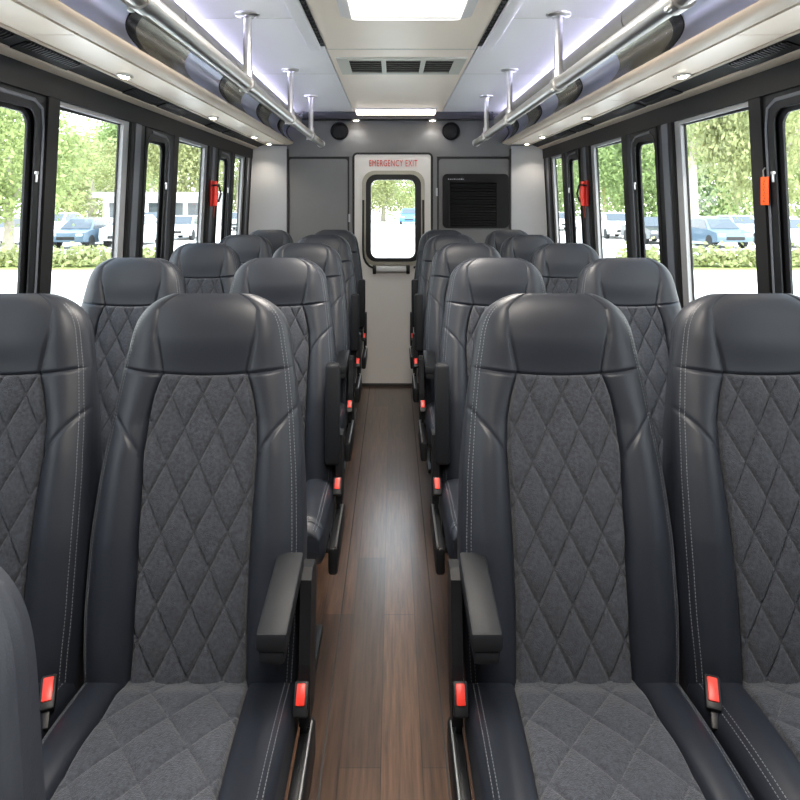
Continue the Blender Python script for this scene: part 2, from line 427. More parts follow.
def arm_up(g):
    mb = MB(); poly = [(-0.10, 0.66), (-0.155, 0.66), (-0.165, 0.56), (-0.165, 0.45), (-0.10, 0.45), (-0.085, 0.55)]
    mb.prism(poly, 'x', g * 0.208, g * 0.228); return mb.mesh('armrest', BLACKP, False)
def pad_up(g):
    mb = MB(); R = Matrix.Rotation(math.radians(-4), 3, 'X')
    mb.box((g * 0.196, -0.148, 0.725), (0.046, 0.040, 0.310), 0.012, R, 3); return mb.mesh('armrest_pad', ARMPAD)
def buckle_mesh(x, tilt):
    mb = MB(); R = Matrix.Rotation(tilt, 3, 'Y') @ Matrix.Rotation(math.radians(-38), 3, 'X')
    mb.box((x, -0.175, 0.508), (0.026, 0.020, 0.052), 0.004, R); mb.box((x, -0.150, 0.455), (0.012, 0.008, 0.10), 0.002); return mb.mesh('buckle', BLACKP)
def button_mesh(x, tilt):
    mb = MB(); R = Matrix.Rotation(tilt, 3, 'Y') @ Matrix.Rotation(math.radians(-38), 3, 'X')
    off = R @ Vector((0, -0.012, 0.006)); mb.box(Vector((x, -0.175, 0.508)) + off, (0.016, 0.005, 0.032), 0.002, R); return mb.mesh('release_button', RED)

def lying_R(g): return Matrix.Rotation(g * 0.35, 3, 'Z') @ Matrix.Rotation(math.radians(-52), 3, 'X')
def lying_buckle(g):
    mb = MB(); c = Vector((g * 0.190, -0.192, 0.531)); R = lying_R(g)
    mb.box(c, (0.026, 0.020, 0.052), 0.004, R); mb.box(c + R @ Vector((0, 0.006, -0.030)), (0.012, 0.008, 0.04), 0.002, R); return mb.mesh('buckle', BLACKP)
def lying_button(g):
    R = lying_R(g); return MB().box(Vector((g * 0.190, -0.192, 0.531)) + R @ Vector((0, -0.0115, 0.003)), (0.017, 0.005, 0.036), 0.002, R).mesh('release_button', RED)

def seat(kind, g):
    """kind: 'down' / 'up' armrest on an aisle seat, 'window' for a seat by the windows; g = aisle side sign."""
    r = empty('bus_seat')
    b = link('backrest', ME_BACK, r); link('headrest', ME_HEAD, b); link('quilted_panel', ME_BQ, b); [link('stitching', m_, b) for m_ in ME_BST]
    c = link('seat_cushion', ME_CU, r); link('quilted_panel', ME_CQ, c); [link('stitching', m_, c) for m_ in ME_CST]
    link('seat_frame', ME_FRAME, r)
    for x in (-0.13, 0.13):
        l = link('leg', ME_LEG[x], r); link('floor_track', ME_FOOT[x], l)
    if kind != 'window':
        s = link('side_rail', rail_mesh(g), r); link('metal_strip', strip_mesh(g), s)
        a = link('armrest', arm_down(g) if kind == 'down' else arm_up(g), r)
        link('armrest_pad', pad_down(g) if kind == 'down' else pad_up(g), a)
        k = link('buckle', buckle_mesh(g * 0.214, 0), r); link('release_button', button_mesh(g * 0.214, 0), k)
    else:
        k = link('buckle', lying_buckle(g), r); link('release_button', lying_button(g), k)
    return r
PLACES = ['in the row nearest the camera', 'in the second row from the camera', 'in the middle row', 'in the row before the rearmost', 'in the rearmost row']
ARMS = ['down', 'up', 'down', 'up', 'up']
AX = {-1: [-0.376, -0.385, -0.400, -0.405, -0.400], 1: [0.333, 0.350, 0.342, 0.338, 0.340]}
WX = {-1: [-0.790, -0.872, -0.868, -0.855, -0.840], 1: [0.746, 0.790, 0.792, 0.782, 0.785]}
protos = {}
def place(kind, g, x, y, label, group):
    key = (kind, g)
    o = copy_tree(protos[key]) if key in protos else protos.setdefault(key, seat(kind, g))
    o.location = (x, y, 0); tag(o, label, 'seat', group); return o
for side, word in ((-1, 'left'), (1, 'right')):
    for i, y in enumerate(ROWS):
        arm = 'lowered' if ARMS[i] == 'down' else 'raised'
        place(ARMS[i], -side, AX[side][i], y, f'charcoal quilted {word} aisle seat with {arm} armrest {PLACES[i]}', 'bus seats in five rows')
        place('window', -side, WX[side][i], y, f'charcoal quilted {word} window seat {PLACES[i]}', 'bus seats in five rows')
place('window', 1, -0.379, 0.349, 'dark leather seat edge cut off at the lower left corner of the photo', 'bus seats in five rows')

# ---------------------------------------------------------------- floor, ceiling, walls
fl = MB().bb(-1.10 + XC, 1.10 + XC, FRONT, REAR + 0.1, -0.04, 0.0).build('floor', WOOD)
struct(fl, 'dark brown wood plank vinyl floor along the aisle', 'floor')
for x in (-0.174, 0.132): MB().bb(x - 0.0022, x + 0.0022, FRONT, REAR - 0.02, 0.0, 0.0008).build('plank_seam', GAP, fl)
ce = empty('ceiling', (0, 0, 0)); struct(ce, 'pale ceiling of laminate panels over the aisle', 'ceiling')
SL, SR = -0.290, 0.362
MB().bb(SL + 0.003, SR - 0.003, FRONT, REAR, CEIL, CEIL + 0.03).build('centre_panel', CEILW, ce)
MB().bb(XC - 1.07, SL - 0.003, FRONT, REAR, CEIL, CEIL + 0.03).build('side_panel', CEILM, ce)
MB().bb(SR + 0.003, XC + 1.07, FRONT, REAR, CEIL, CEIL + 0.03).build('side_panel', CEILM, ce)
b = MB(); b.bb(XC - 1.07, XC + 1.07, FRONT, REAR, CEIL + 0.03, CEIL + 0.06); b.build('roof_skin', GAP, ce)
for y0 in (2.765,): MB().bb(SL + 0.004, SR - 0.004, y0 - 0.004, y0 + 0.004, CEIL - 0.002, CEIL + 0.002).build('panel_joint', VENTF, ce)
for y0 in (3.30, 2.30):
    MB().bb(XC - 0.74, SL - 0.004, y0 - 0.0015, y0 + 0.0015, CEIL - 0.001, CEIL + 0.001).build('panel_joint', VENTF, ce); MB().bb(SR + 0.004, XC + 0.74, y0 - 0.0015, y0 + 0.0015, CEIL - 0.001, CEIL + 0.001).build('panel_joint', VENTF, ce)

SILL, HEADZ = 0.93, EYE + 0.318
MODS = [(0.13, 0.40, 0.56, 1.00), (1.18, 1.85, 1.985, 2.53), (2.71, 2.925, 3.09, 3.60), (3.83, 4.03, 4.19, 4.50)]
POSTS = [(FRONT + 0.02, 0.13), (1.00, 1.18), (2.53, 2.71), (3.60, 3.83), (4.50, 4.70)]
def wbox(mb, side, y0, y1, z0, z1, i0, i1):            # i0..i1: inward .. outward offset from the inner wall plane
    p = []
    for z in (z0, z1):
        for (y, o) in ((y0, i0), (y1, i0), (y1, i1), (y0, i1)): p.append((wallx(side, z, o), y, z))
    mb.hexa(p); return mb
wn = 0; tn = 0
for side, word in ((-1, 'left'), (1, 'right')):
    w = MB(); wbox(w, side, FRONT, REAR + 0.05, -0.02, SILL, 0.0, 0.05); wbox(w, side, FRONT, REAR + 0.05, HEADZ + 0.02, CEIL + 0.05, 0.0, 0.05); wbox(w, side, 4.68, REAR + 0.05, SILL, HEADZ + 0.02, 0.0, 0.05)
    wl = w.build('wall_' + word, WALLG, None, False); struct(wl, f'grey {word} side wall under and over the windows', 'wall')
    h = MB(); wbox(h, side, FRONT, REAR - 0.1, HEADZ, EYE + 0.392, -0.012, 0.05); h.build('window_header', HEADER, wl, False)
    s = MB(); wbox(s, side, FRONT, 4.70, SILL - 0.06, SILL, -0.035, 0.05); s.build('window_sill', BLACKF, wl, False)
    for (y0, y1) in POSTS:
        tn += 1
        p = MB(); wbox(p, side, y0, y1, SILL, HEADZ, -0.006, 0.03); po = p.build(f'trim_{tn}', BLACKF, None, False); struct(po, f'black window post on the {word} side', 'window post')
        if y1 - y0 < 0.3:
            m = (y0 + y1) / 2; k = MB(); wbox(k, side, m - 0.045, m + 0.012, SILL, HEADZ, -0.010, -0.006); k.build('cover_strip', GREYF, po, False)
            wbox(MB(), side, y0 + 0.004, y0 + 0.02, SILL, HEADZ, -0.009, -0.006).build('edge_bead', HEADER, po, False); wbox(MB(), side, y1 - 0.03, y1 - 0.015, SILL, HEADZ, -0.010, -0.006).build('edge_bead', HEADER, po, False)
    for (y0, ya, yb, y1) in MODS:
        wn += 1
        e = empty(f'window_{wn}', (0, 0, 0)); struct(e, f'black framed bus window on the {word} side with a sliding front pane', 'window')
        def wp(mb): return mb.warp(lambda x, y, z: (wallx(side, z, x * 0.42), y, z))
        # fixed pane, aluminium jambs
        wp(MB().ring([(yb, SILL), (y1, SILL), (y1, HEADZ), (yb, HEADZ)], [(yb + 0.012, SILL + 0.015), (y1 - 0.050, SILL + 0.015), (y1 - 0.050, HEADZ - 0.015), (yb + 0.012, HEADZ - 0.015)], 'x', 0.0, 0.05)).build('window_frame', ALU, e, False)
        wp(MB().ring([(yb, SILL), (y1, SILL), (y1, HEADZ), (yb, HEADZ)], [(yb + 0.022, SILL + 0.02), (y1 - 0.056, SILL + 0.02), (y1 - 0.056, HEADZ - 0.020), (yb + 0.022, HEADZ - 0.024)], 'x', 0.036, 0.05)).build('gasket', BLACKF, e, False)
        wp(MB().bb(0.041, 0.045, yb + 0.004, y1 - 0.004, SILL + 0.004, HEADZ - 0.004)).build('pane', GLASS, e, False)
        # sliding pane with rounded corners
        o1 = rrect(y0, ya + 0.075, SILL, HEADZ, 0.010); n1 = rrect(y0 + 0.010, ya + 0.035, SILL + 0.03, HEADZ - 0.030, 0.05)
        wp(MB().ring(o1, n1, 'x', -0.004, 0.05)).build('sash_frame', BLACKF, e)
        o2 = rrect(y0 + 0.006, ya + 0.044, SILL + 0.024, HEADZ - 0.024, 0.052); n2 = rrect(y0 + 0.013, ya + 0.020, SILL + 0.045, HEADZ - 0.048, 0.045)
        wp(MB().ring(o2, n2, 'x', -0.010, 0.0)).build('gasket', BLACKF, e)
        o3 = rrect(y0 + 0.008, ya + 0.036, SILL + 0.028, HEADZ - 0.028, 0.05); n3 = rrect(y0 + 0.015, ya + 0.0, SILL + 0.06, HEADZ - 0.060, 0.04)
        wp(MB().ring(o3, n3, 'x', 0.024, 0.04)).build('inner_gasket', BLACKF, e)
        wp(MB().bb(0.030, 0.034, y0 + 0.012, ya + 0.030, SILL + 0.032, HEADZ - 0.032)).build('pane', GLASS, e, False)
        wp(MB().bb(-0.024, 0.03, yb - 0.062, yb + 0.002, SILL, HEADZ)).build('stile', HEADER, e, False)
        wp(MB().tube([(-0.008, ya + 0.062, SILL + 0.01), (-0.008, ya + 0.062, HEADZ - 0.10), (-0.008, ya + 0.050, HEADZ - 0.04), (-0.008, ya + 0.01, HEADZ - 0.02), (-0.008, y0 + 0.06, HEADZ - 0.014)], 0.006, 8)).build('slide_bead', GREYF, e)
        zl = 1.472
        wp(MB().box((-0.016, ya + 0.030, zl), (0.020, 0.016, 0.010), 0.003).box((-0.018, ya + 0.030, zl - 0.014), (0.016, 0.006, 0.028), 0.002)).build('latch', HARDW, e)
# rear bulkhead
wr = MB().bb(XC - 1.12, XC + 1.12, REAR + 0.05, REAR + 0.09, -0.02, rz(259.5)).bb(XC - 1.12, XC + 1.12, REAR + 0.05, REAR + 0.09, rz(177), CEIL + 0.05).bb(XC - 1.12, rx(368), REAR + 0.05, REAR + 0.09, rz(259.5), rz(177)).bb(rx(419), XC + 1.12, REAR + 0.05, REAR + 0.09, rz(259.5), rz(177)).build('wall_rear', WALLG, None, False)
struct(wr, 'grey rear bulkhead around the emergency door', 'wall')
Z157 = rz(156.5)
MB().bb(XC - 1.06, XC + 1.06, REAR, REAR + 0.05, Z157, CEIL).build('upper_panel', WALLG, wr, False)
for nm, a, b_ in (('panel_backing', XC - 1.06, rx(353.0)), ('panel_backing', rx(432.5), XC + 1.06)):
    MB().bb(a, b_, REAR + 0.020, REAR + 0.05, 0.0, Z157).build(nm, WALLD, wr, False)
def rpanel(x0, x1, z0, z1, y0, y1, r): return MB().prism(rrect(x0, x1, z0, z1, r), 'y', y0, y1)
rpanel(rx(289), rx(347.5), 0.03, rz(159), REAR + 0.004, REAR + 0.02, 0.02).build('left_panel', WALLG, wr)
rpanel(rx(439), rx(509.5), 0.03, rz(159), REAR + 0.004, REAR + 0.02, 0.02).build('right_panel', WALLG, wr)
MB().bb(rx(349.3), rx(352.3), REAR, REAR + 0.02, 0.0, Z157).build('door_jamb', WALLG, wr, False); MB().bb(rx(433.2), rx(437), REAR, REAR + 0.02, 0.0, Z157).build('door_jamb', WALLG, wr, False)
MB().bb(rx(348.5), rx(350.3), REAR - 0.008, REAR, rz(222), rz(214)).build('hinge', WALLL, wr); MB().bb(rx(435.8), rx(437.6), REAR - 0.008, REAR, rz(196), rz(188)).build('hinge', WALLL, wr)
tn += 1
so = MB().bb(XC - 0.70, XC + 0.70, REAR - 0.115, REAR, CEIL - 0.052, CEIL).build(f'trim_{tn}', WALLD, None, False); struct(so, 'dark strip where the ceiling meets the rear wall', 'trim')
for side, word in ((-1, 'left'), (1, 'right')):
    xa = rx(287) if side < 0 else rx(511)
    xb = wallx(side, 1.35, -0.002)
    tn += 1
    c = MB().prism([(xa, REAR), (xa, REAR - 0.012), (xb, 4.685), (xb, REAR)], 'z', 0.0, EYE + 0.42).build(f'trim_{tn}', WALLL, None, False)
    struct(c, f'light grey {word} rear corner panel beside the last window', 'corner panel')
    MB().bb(xa - side * 0.012, xa, REAR - 0.016, REAR + 0.02, 0.0, EYE + 0.40).build('edge_bead', WALLD, c, False)
# solid dark wall added unseen behind the camera to block front daylight
fw = MB().bb(XC - 1.12, XC + 1.12, FRONT - 0.05, FRONT, -0.04, CEIL + 0.05).build('wall_front', WALLD, None, False)
struct(fw, 'grey front bulkhead behind the camera', 'wall')

# ---------------------------------------------------------------- emergency door
dr = empty('door_1', (rx(393), REAR, 0)); struct(dr, 'pale emergency door with a rounded window in the rear wall', 'door')
def L(x): return x - rx(393)
gx0, gx1, gz0, gz1 = L(rx(368)), L(rx(419)), rz(262.5), rz(175)
def quadpts(x0, x1, z0, z1, r): return rrect(L(rx(x0)), L(rx(x1)), rz(z1), rz(z0), r)
MB().ring(rrect(L(rx(354.3)), L(rx(431)), 0.012, rz(154.3), 0.022), quadpts(367, 420, 175.5, 261.5, 0.07), 'y', -0.004, 0.05).build('door_panel', DOORM, dr)
MB().ring(rrect(L(rx(352.6)), L(rx(432.7)), 0.004, rz(152.6), 0.034), rrect(L(rx(354.6)), L(rx(430.7)), 0.014, rz(154.6), 0.020), 'y', -0.008, 0.05).build('door_seal', BLACKF, dr)
MB().ring(quadpts(362.2, 424.6, 170.8, 264.8, 0.095), quadpts(366, 421, 174.5, 261.5, 0.078), 'y', -0.022, 0.0).build('window_trim', ROLL, dr)
MB().ring(quadpts(365.6, 421.4, 174, 262, 0.078), quadpts(371, 415, 180, 258, 0.05), 'y', -0.018, 0.05).build('window_gasket', BLACKF, dr)
MB().bb(L(rx(366)), L(rx(420)), 0.020, 0.024, rz(262), rz(175)).build('pane', GLASS, dr, False)
pts = []
for (px, py) in ((363.5, 200), (363.2, 235), (363.2, 250), (364.0, 257), (366.2, 262), (369.5, 265.5), (373, 267.3)): pts.append((L(rx(px)), -0.030, rz(py)))
MB().tube(pts, 0.008, 10).build('guard_tube', BLACKF, dr); MB().tube([(L(rx(786.5 - 0 - px)), -0.030, rz(py)) for (px, py) in ((363.5, 200), (363.2, 235), (363.2, 250), (364.0, 257), (366.2, 262), (369.5, 265.5), (373, 267.3))], 0.008, 10).build('guard_tube', BLACKF, dr)
hb = MB().bb(L(rx(376)), L(rx(406.5)), -0.045, -0.012, rz(271.2), rz(265.8), 0.006).build('door_handle', HANDLE, dr)
MB().bb(L(rx(372.8)), L(rx(376.3)), -0.05, -0.004, rz(273.3), rz(264.8), 0.004).build('handle_bracket', BLACKF, hb); MB().bb(L(rx(406.2)), L(rx(409.7)), -0.05, -0.004, rz(273.3), rz(264.8), 0.004).build('handle_bracket', BLACKF, hb)
me = text_mesh('lettering', 'EMERGENCY EXIT', 0.062, REDTXT)
tx = link('lettering', me, dr); tx.rotation_euler = (PI / 2, 0, 0); tx.location = (L(rx(393.2)), -0.007, rz(163.6))
wd = max(v.co.x for v in me.vertices) - min(v.co.x for v in me.vertices); tx.scale = ((rx(417) - rx(369)) / wd, 1.12, 1)
MB().bb(L(rx(354.5)), L(rx(431)), -0.012, 0.0, 0.0, 0.022).build('threshold', GAP, dr, False)

# louvered unit
gu = empty('louver_unit', (rx(475.5), REAR + 0.004, rz(228))); tag(gu, 'black louvered air grille set in the grey panel right of the emergency door', 'air grille')
W0, W1 = rx(442.5) - rx(475.5), rx(508.5) - rx(475.5); HT = rz(174) - rz(228)
MB().ring(rrect(W0, W1, 0, HT, 0.035), rrect(W0 + 0.05, W1 - 0.09, 0.012, HT - 0.062, 0.006), 'y', -0.022, 0.0).build('grille_frame', GRILLE, gu)
MB().bb(W0 + 0.03, W1 - 0.05, -0.004, 0.0, 0.005, HT - 0.03).build('back_plate', GRILLE, gu, False)
MB().bb(W0 + 0.047, W0 + 0.055, -0.030, -0.02, 0.006, HT - 0.05).build('edge_strip', HEADER, gu, False)
n = 17
for k in range(n):
    zz = 0.020 + (HT - 0.09) * k / (n - 1)
    R = Matrix.Rotation(math.radians(-32), 3, 'X')
    MB().box(((W0 + W1 - 0.04) / 2, -0.014, zz), (W1 - W0 - 0.145, 0.018, 0.004), 0, R).build('louver', GRILLE if k != 5 else HEADER, gu, False)
mk = MB()
for k in range(9): mk.bb(W0 + 0.04 + 0.014 * k, W0 + 0.048 + 0.014 * k + 0.002 * (k % 2), -0.0228, -0.022, HT - 0.043, HT - 0.037 + 0.002 * (k % 3 == 0))
mk.build('printed_marks', MARK, gu, False)

# speakers and downlights over the door
for px, word in ((339.5, 'left'), (451, 'right')):
    sp = empty('speaker', (rx(px), REAR, rz(131.2))); tag(sp, f'round black speaker high on the rear wall, {word} of the emergency door', 'speaker', 'rear wall speakers')
    MB().lathe([(0.068, 0.0), (0.068, -0.010), (0.062, -0.016), (0.056, -0.014), (0.054, -0.008)], (0, 0, 0), 'y').build('rim', GRILLE, sp)
    MB().lathe([(0.055, -0.007), (0.05, -0.013), (0.03, -0.017), (0.008, -0.018)], (0, 0, 0), 'y').build('mesh_cover', BLACKP, sp)
for px, word in ((356.5, 'left'), (432, 'right')):
    s = empty('spot_light', (rx(px), REAR - 0.062, CEIL - 0.052)); tag(s, f'small bright spot light above the {word} corner of the emergency door', 'spot light', 'rear spot lights')
    MB().lathe([(0.030, 0.0), (0.030, -0.005), (0.022, -0.008), (0.020, -0.004)], (0, 0, 0)).build('bezel', WHITEP, s)
    MB().lathe([(0.019, -0.004), (0.017, -0.0105), (0.006, -0.011)], (0, 0, 0)).build('lens', LAMPN, s)

# ---------------------------------------------------------------- ceiling fittings
def ceiling_light(y0, y1, label):
    e = empty('ceiling_light', (0.0445, (y0 + y1) / 2, CEIL)); tag(e, label, 'ceiling light', 'aisle ceiling lights')
    h = (y1 - y0) / 2
    MB().prism(rrect(-0.262, 0.262, -h - 0.03, h + 0.04, 0.05), 'z', -0.010, 0.0).build('mounting_plate', CEILW, e)
    MB().ring(rrect(-0.222, 0.222, -h, h, 0.04), rrect(-0.180, 0.180, -h + 0.03, h - 0.02, 0.02), 'z', -0.034, -0.008).build('housing', WHITEP, e)
    MB().prism(rrect(-0.184, 0.184, -h + 0.026, h - 0.016, 0.02), 'z', -0.044, -0.012).build('diffuser', LAMPW, e)
    for a, b_ in ((-h + 0.06, -h + 0.068), (h - 0.052, h - 0.046)): MB().bb(-0.18, 0.18, a, b_, -0.047, -0.043).build('diffuser_rib', WHITEP, e, False)
ceiling_light(1.55, 2.19, 'bright rectangular light on the ceiling, cut by the top edge of the photo')
ceiling_light(0.10, 0.73, 'rectangular ceiling light further forward than the one at the top edge of the photo')  # unseen second fixture, added for the light it gives

v = empty('ceiling_vent', (0.039, 3.095, CEIL)); tag(v, 'cream ceiling air vent with three dark slatted openings', 'vent')
hx, hy = 0.300, 0.178
mb = MB()
cells = [(-0.245, -0.092), (-0.070, 0.105), (0.128, 0.245)]
cells = [(-0.246, -0.094), (-0.072, 0.092), (0.114, 0.246)]
mb.bb(-hx, hx, -hy, -hy + 0.040, -0.008, 0); mb.bb(-hx, hx, hy - 0.024, hy + 0.006, -0.008, 0)
for a, b_ in ((-hx, cells[0][0]), (cells[0][1], cells[1][0]), (cells[1][1], cells[2][0]), (cells[2][1], hx)): mb.bb(a, b_, -hy + 0.04, hy - 0.024, -0.008, 0)
mb.build('vent_frame', VENTF, v, False)
MB().bb(-0.25, 0.25, -hy + 0.035, hy - 0.02, -0.001, 0).build('duct', GAP, v, False)
for (a, b_) in cells:
    for k in range(6):
        y = -hy + 0.064 + k * 0.048
        MB().box(((a + b_) / 2, y, -0.005), (b_ - a - 0.004, 0.016, 0.003), 0, Matrix.Rotation(math.radians(15), 3, 'X')).build('slat', SLAT, v, False)
for sgn, word in ((-1, 'left'), (1, 'right')):
    xs = (-0.3555, -0.308, -0.308, -0.287) if sgn < 0 else (0.378, 0.4255, 0.357, 0.378)
    e = empty('linear_vent', ((xs[0] + xs[1]) / 2, 1.5, CEIL)); tag(e, f'long pale channel with a dark slot on the ceiling, {word} of the ceiling light', 'ceiling channel', 'ceiling slot channels')
    ox = (xs[0] + xs[1]) / 2
    MB().bb(xs[0] - ox, xs[1] - ox, -2.3, 1.235, -0.016, 0, 0.004).build('channel', CEILM, e)
    MB().bb(xs[2] - ox + 0.001, xs[3] - ox - 0.001, -2.3, 1.20, -0.004, 0).build('slot', GAP, e, False)
    mb = MB()
    for k in range(60): mb.bb(xs[2] - ox + 0.003, xs[3] - ox - 0.003, -1.58 + 0.046 * k, -1.566 + 0.046 * k, -0.007, -0.003)
    mb.bb(xs[2] - ox + 0.008, xs[3] - ox - 0.008, -1.58, 1.15, -0.005, -0.003); mb.build('slot_fins', DARKMETAL, e, False)
e = empty('light_bar', (0.02, 4.58, CEIL)); tag(e, 'glowing light bar across the rear end of the ceiling', 'light bar')
MB().bb(-0.292, 0.292, -0.085, 0.085, -0.012, 0, 0.004).build('housing', WHITEP, e); MB().bb(-0.283, 0.283, -0.076, 0.076, -0.030, -0.011).build('diffuser', LAMPB, e, False)

# ---------------------------------------------------------------- overhead racks
def rack(side, word):
    e = empty('overhead_rack', (XC, 0, EYE)); tag(e, f'beige overhead luggage rack with glossy dark bin fronts above the {word} windows', 'luggage rack', 'luggage racks')
    Y0, Y1 = -0.84, REAR - 0.09
    def pr(poly, y0, y1): return MB().prism([(side * u, w) for u, w in poly], 'y', y0, y1)
    # underside panels
    ys = [Y0, -0.30, 0.52, 1.62, 2.66, 3.70, Y1]
    for a, b_ in zip(ys, ys[1:]):
        pr([(0.841, 0.425), (0.965, 0.425), (0.965, 0.437), (0.841, 0.437)], a + 0.003, b_ - 0.003).build('underside_panel', RACK, e, False)
    pr([(0.826, 0.436), (1.06, 0.436), (1.06, 0.452), (0.826, 0.452)], Y0, Y1).build('deck', GAP, e, False)
    nose = [(0.8275, 0.424), (0.808, 0.425), (0.792, 0.428), (0.781, 0.433), (0.775, 0.439), (0.774, 0.444), (0.778, 0.448), (0.79, 0.449), (0.8275, 0.449)]
    pr(nose, Y0, Y1).build('nose_trim', NOSE, e)
    pr([(0.800, 0.460), (0.84, 0.430), (0.84, 0.424), (0.82, 0.421), (0.779, 0.431), (0.772, 0.443), (0.785, 0.453)], Y1, Y1 + 0.012).build('end_cap', NOSE, e)
    pr([(0.963, 0.420), (0.976, 0.420), (0.976, 0.445), (0.963, 0.445)], Y0, Y1).build('edge_trim', NOSE, e, False)
    # bins
    n0 = 0
    yb = [Y0, 0.0, 0.95, 1.90, 2.90, 3.68, 4.35, Y1]
    def door_poly(off):
        P = []
        for t in np.linspace(0, 1, 11):
            u = 0.777 + 0.046 * math.sin(t * PI * 0.80) - 0.006 * t; P.append((u + off, 0.447 + 0.118 * t))
        return P
    for a, b_ in zip(yb, yb[1:]):
        m = a + (b_ - a) * 0.5
        A = door_poly(0); B = door_poly(0.03)[::-1]
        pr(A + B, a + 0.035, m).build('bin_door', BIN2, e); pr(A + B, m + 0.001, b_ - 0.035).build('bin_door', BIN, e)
        A = door_poly(-0.004)
        pr(A + B, b_ - 0.034, b_ + 0.034 if b_ < Y1 else b_).build('bin_divider', BINB, e)
    pr([(0.862, 0.45), (0.95, 0.45), (0.95, 0.60), (0.862, 0.60)], Y0, Y1).build('bin_body', BINB, e, False)
    yr = [Y0, -0.2, 1.10, 2.07, 2.95, 3.83, Y1]
    for a, b_ in zip(yr, yr[1:]):
        P = [(0.757 + 0.050 * math.cos(t), 0.596 + 0.050 * math.sin(t)) for t in np.linspace(0, 2 * PI, 29)[:-1]]
        pr(P, a + 0.004, b_ - 0.004).build('roll_panel', ROLL, e)
    P = [(0.757 + 0.046 * math.cos(t), 0.596 + 0.046 * math.sin(t)) for t in np.linspace(0, 2 * PI, 25)[:-1]]
    pr(P, Y0, Y1 + 0.01).build('roll_core', BINB, e)
    pr([(0.835, 0.642), (0.85, 0.642), (0.85, 0.655), (0.835, 0.655)], Y0, Y1).build('led_strip', LEDB, e, False)
    # vent track between rack and header
    tr = pr([(0.976, 0.426), (1.060, 0.398), (1.060, 0.440), (0.976, 0.440)], Y0, Y1).build('vent_track', HEADER, e, False)
    pr([(1.036, 0.399), (1.068, 0.389), (1.068, 0.402), (1.036, 0.409)], Y0, Y1).build('track_lip', NOSE, tr, False)
    y = Y0 + 0.1
    while y < Y1 - 0.4:
        for k in range(2):
            y0 = y + k * 0.34; g = MB(); rb = MB()
            pr_ = [(0.992, 0.4165), (1.034, 0.4025), (1.034, 0.412), (0.992, 0.424)]
            g.prism([(side * u, w) for u, w in pr_], 'y', y0, y0 + 0.29)
            for j in range(18):
                yy = y0 + 0.01 + j * 0.0155
                rb.prism([(side * u, w) for u, w in [(0.984, 0.4165), (1.010, 0.4075), (1.010, 0.412), (0.984, 0.422)]], 'y', yy, yy + 0.005)
            gs = g.build('air_slot', GRILLE, e, False); rb.build('slot_slats', DARKMETAL, gs, False)
        y += 1.03
    for y in (0.05, 1.10, 2.13, 3.18, 4.12, 4.60):
        b0 = MB().lathe([(0.034, -0.001), (0.034, -0.006), (0.026, -0.009), (0.024, -0.003)], (0, 0, 0)); b0.warp(lambda a, b_, c: (a * 0.75 + side * 0.932, b_ * 1.1 + y, c + 0.425))
        bz = b0.build('downlight', CHROME, e)
        l0 = MB().lathe([(0.023, -0.003), (0.021, -0.0115), (0.006, -0.0125)], (0, 0, 0)); l0.warp(lambda a, b_, c: (a * 0.6 + side * 0.930, b_ * 0.8 + y - 0.004, c + 0.425)); l0.build('lens', LAMPN, bz)
    return e
rack(-1, 'left'); rack(1, 'right')

# grab rails
for side, word in ((-1, 'left'), (1, 'right')):
    X = XC + side * 0.548; zr = EYE + 0.415; ye = 4.53 if side < 0 else 4.45
    e = empty('grab_rail', (X, 0, zr)); tag(e, f'polished steel grab rail hung from the ceiling {word} of the aisle', 'grab rail', 'grab rails')
    MB().tube([(0, -0.6, 0), (0, 0.5, 0), (0, 2, 0), (0, ye, 0)], 0.0225, 24).build('rail', CHROME, e)
    MB().lathe([(0.022, 0.0), (0.027, 0.004), (0.027, 0.022), (0.020, 0.028)], (0, ye - 0.002, 0), 'y', 20).build('end_cap', CHROME, e)
    for y in (1.30, 2.245, 3.19, 3.98, 0.3):
        st = MB().tube([(0, y, 0.0), (0, y, 0.3), (0, y, CEIL - zr)], 0.0145, 16).build('stanchion', CHROME, e)
        MB().lathe([(0.020, -0.016), (0.020, -0.012), (0.034, -0.010), (0.038, -0.006), (0.038, 0.0)], (0, y, CEIL - zr)).warp(lambda a, b_, c: (a * 1.15, b_, c)).build('flange', CHROME, st)
        MB().tube([(0, y - 0.022, 0), (0, y + 0.022, 0)], 0.0285, 20).tube([(0, y, 0.02), (0, y, 0.048)], 0.020, 16).build('clamp', CHROME, st)
        MB().box((-0.022, y, -0.022), (0.012, 0.016, 0.010), 0.003).build('clamp_screw', CHROME, st)

# emergency hammers and the orange tag
for side, word in ((-1, 'left'), (1, 'right')):
    z0 = 1.435; X = wallx(side, z0, -0.008); y = 3.665
    e = empty('emergency_hammer', (X, y, z0)); tag(e, f'red emergency hammer in a holder on the {word} window post', 'hammer', 'emergency hammers')
    i = -side
    MB().box((i * 0.010, 0, 0), (0.018, 0.040, 0.150), 0.006).build('holder', mat('holder_red_' + word, (0.45, 0.02, 0.015), 0.4), e)
    MB().tube([(i * 0.030, 0, 0.07), (i * 0.034, 0, 0.0), (i * 0.030, 0, -0.07)], [0.012, 0.015, 0.012], 12).build('handle', RED, e)
    MB().tube([(i * 0.020, -0.035, 0.045), (i * 0.050, 0.0, 0.05), (i * 0.060, 0.012, 0.0), (i * 0.048, 0.0, -0.05)], 0.006, 8).build('guard', BLACKP, e)
    MB().tube([(i * 0.024, 0, -0.07), (i * 0.018, 0.006, -0.14)], [0.008, 0.004], 8).build('cord', mat('cord_brown_' + word, (0.16, 0.03, 0.02), 0.6), e)
z0 = 1.419; e = empty('warning_tag', (wallx(1, z0, -0.014), 1.915, z0)); tag(e, 'small orange warning tag on the black window stile at right', 'tag')
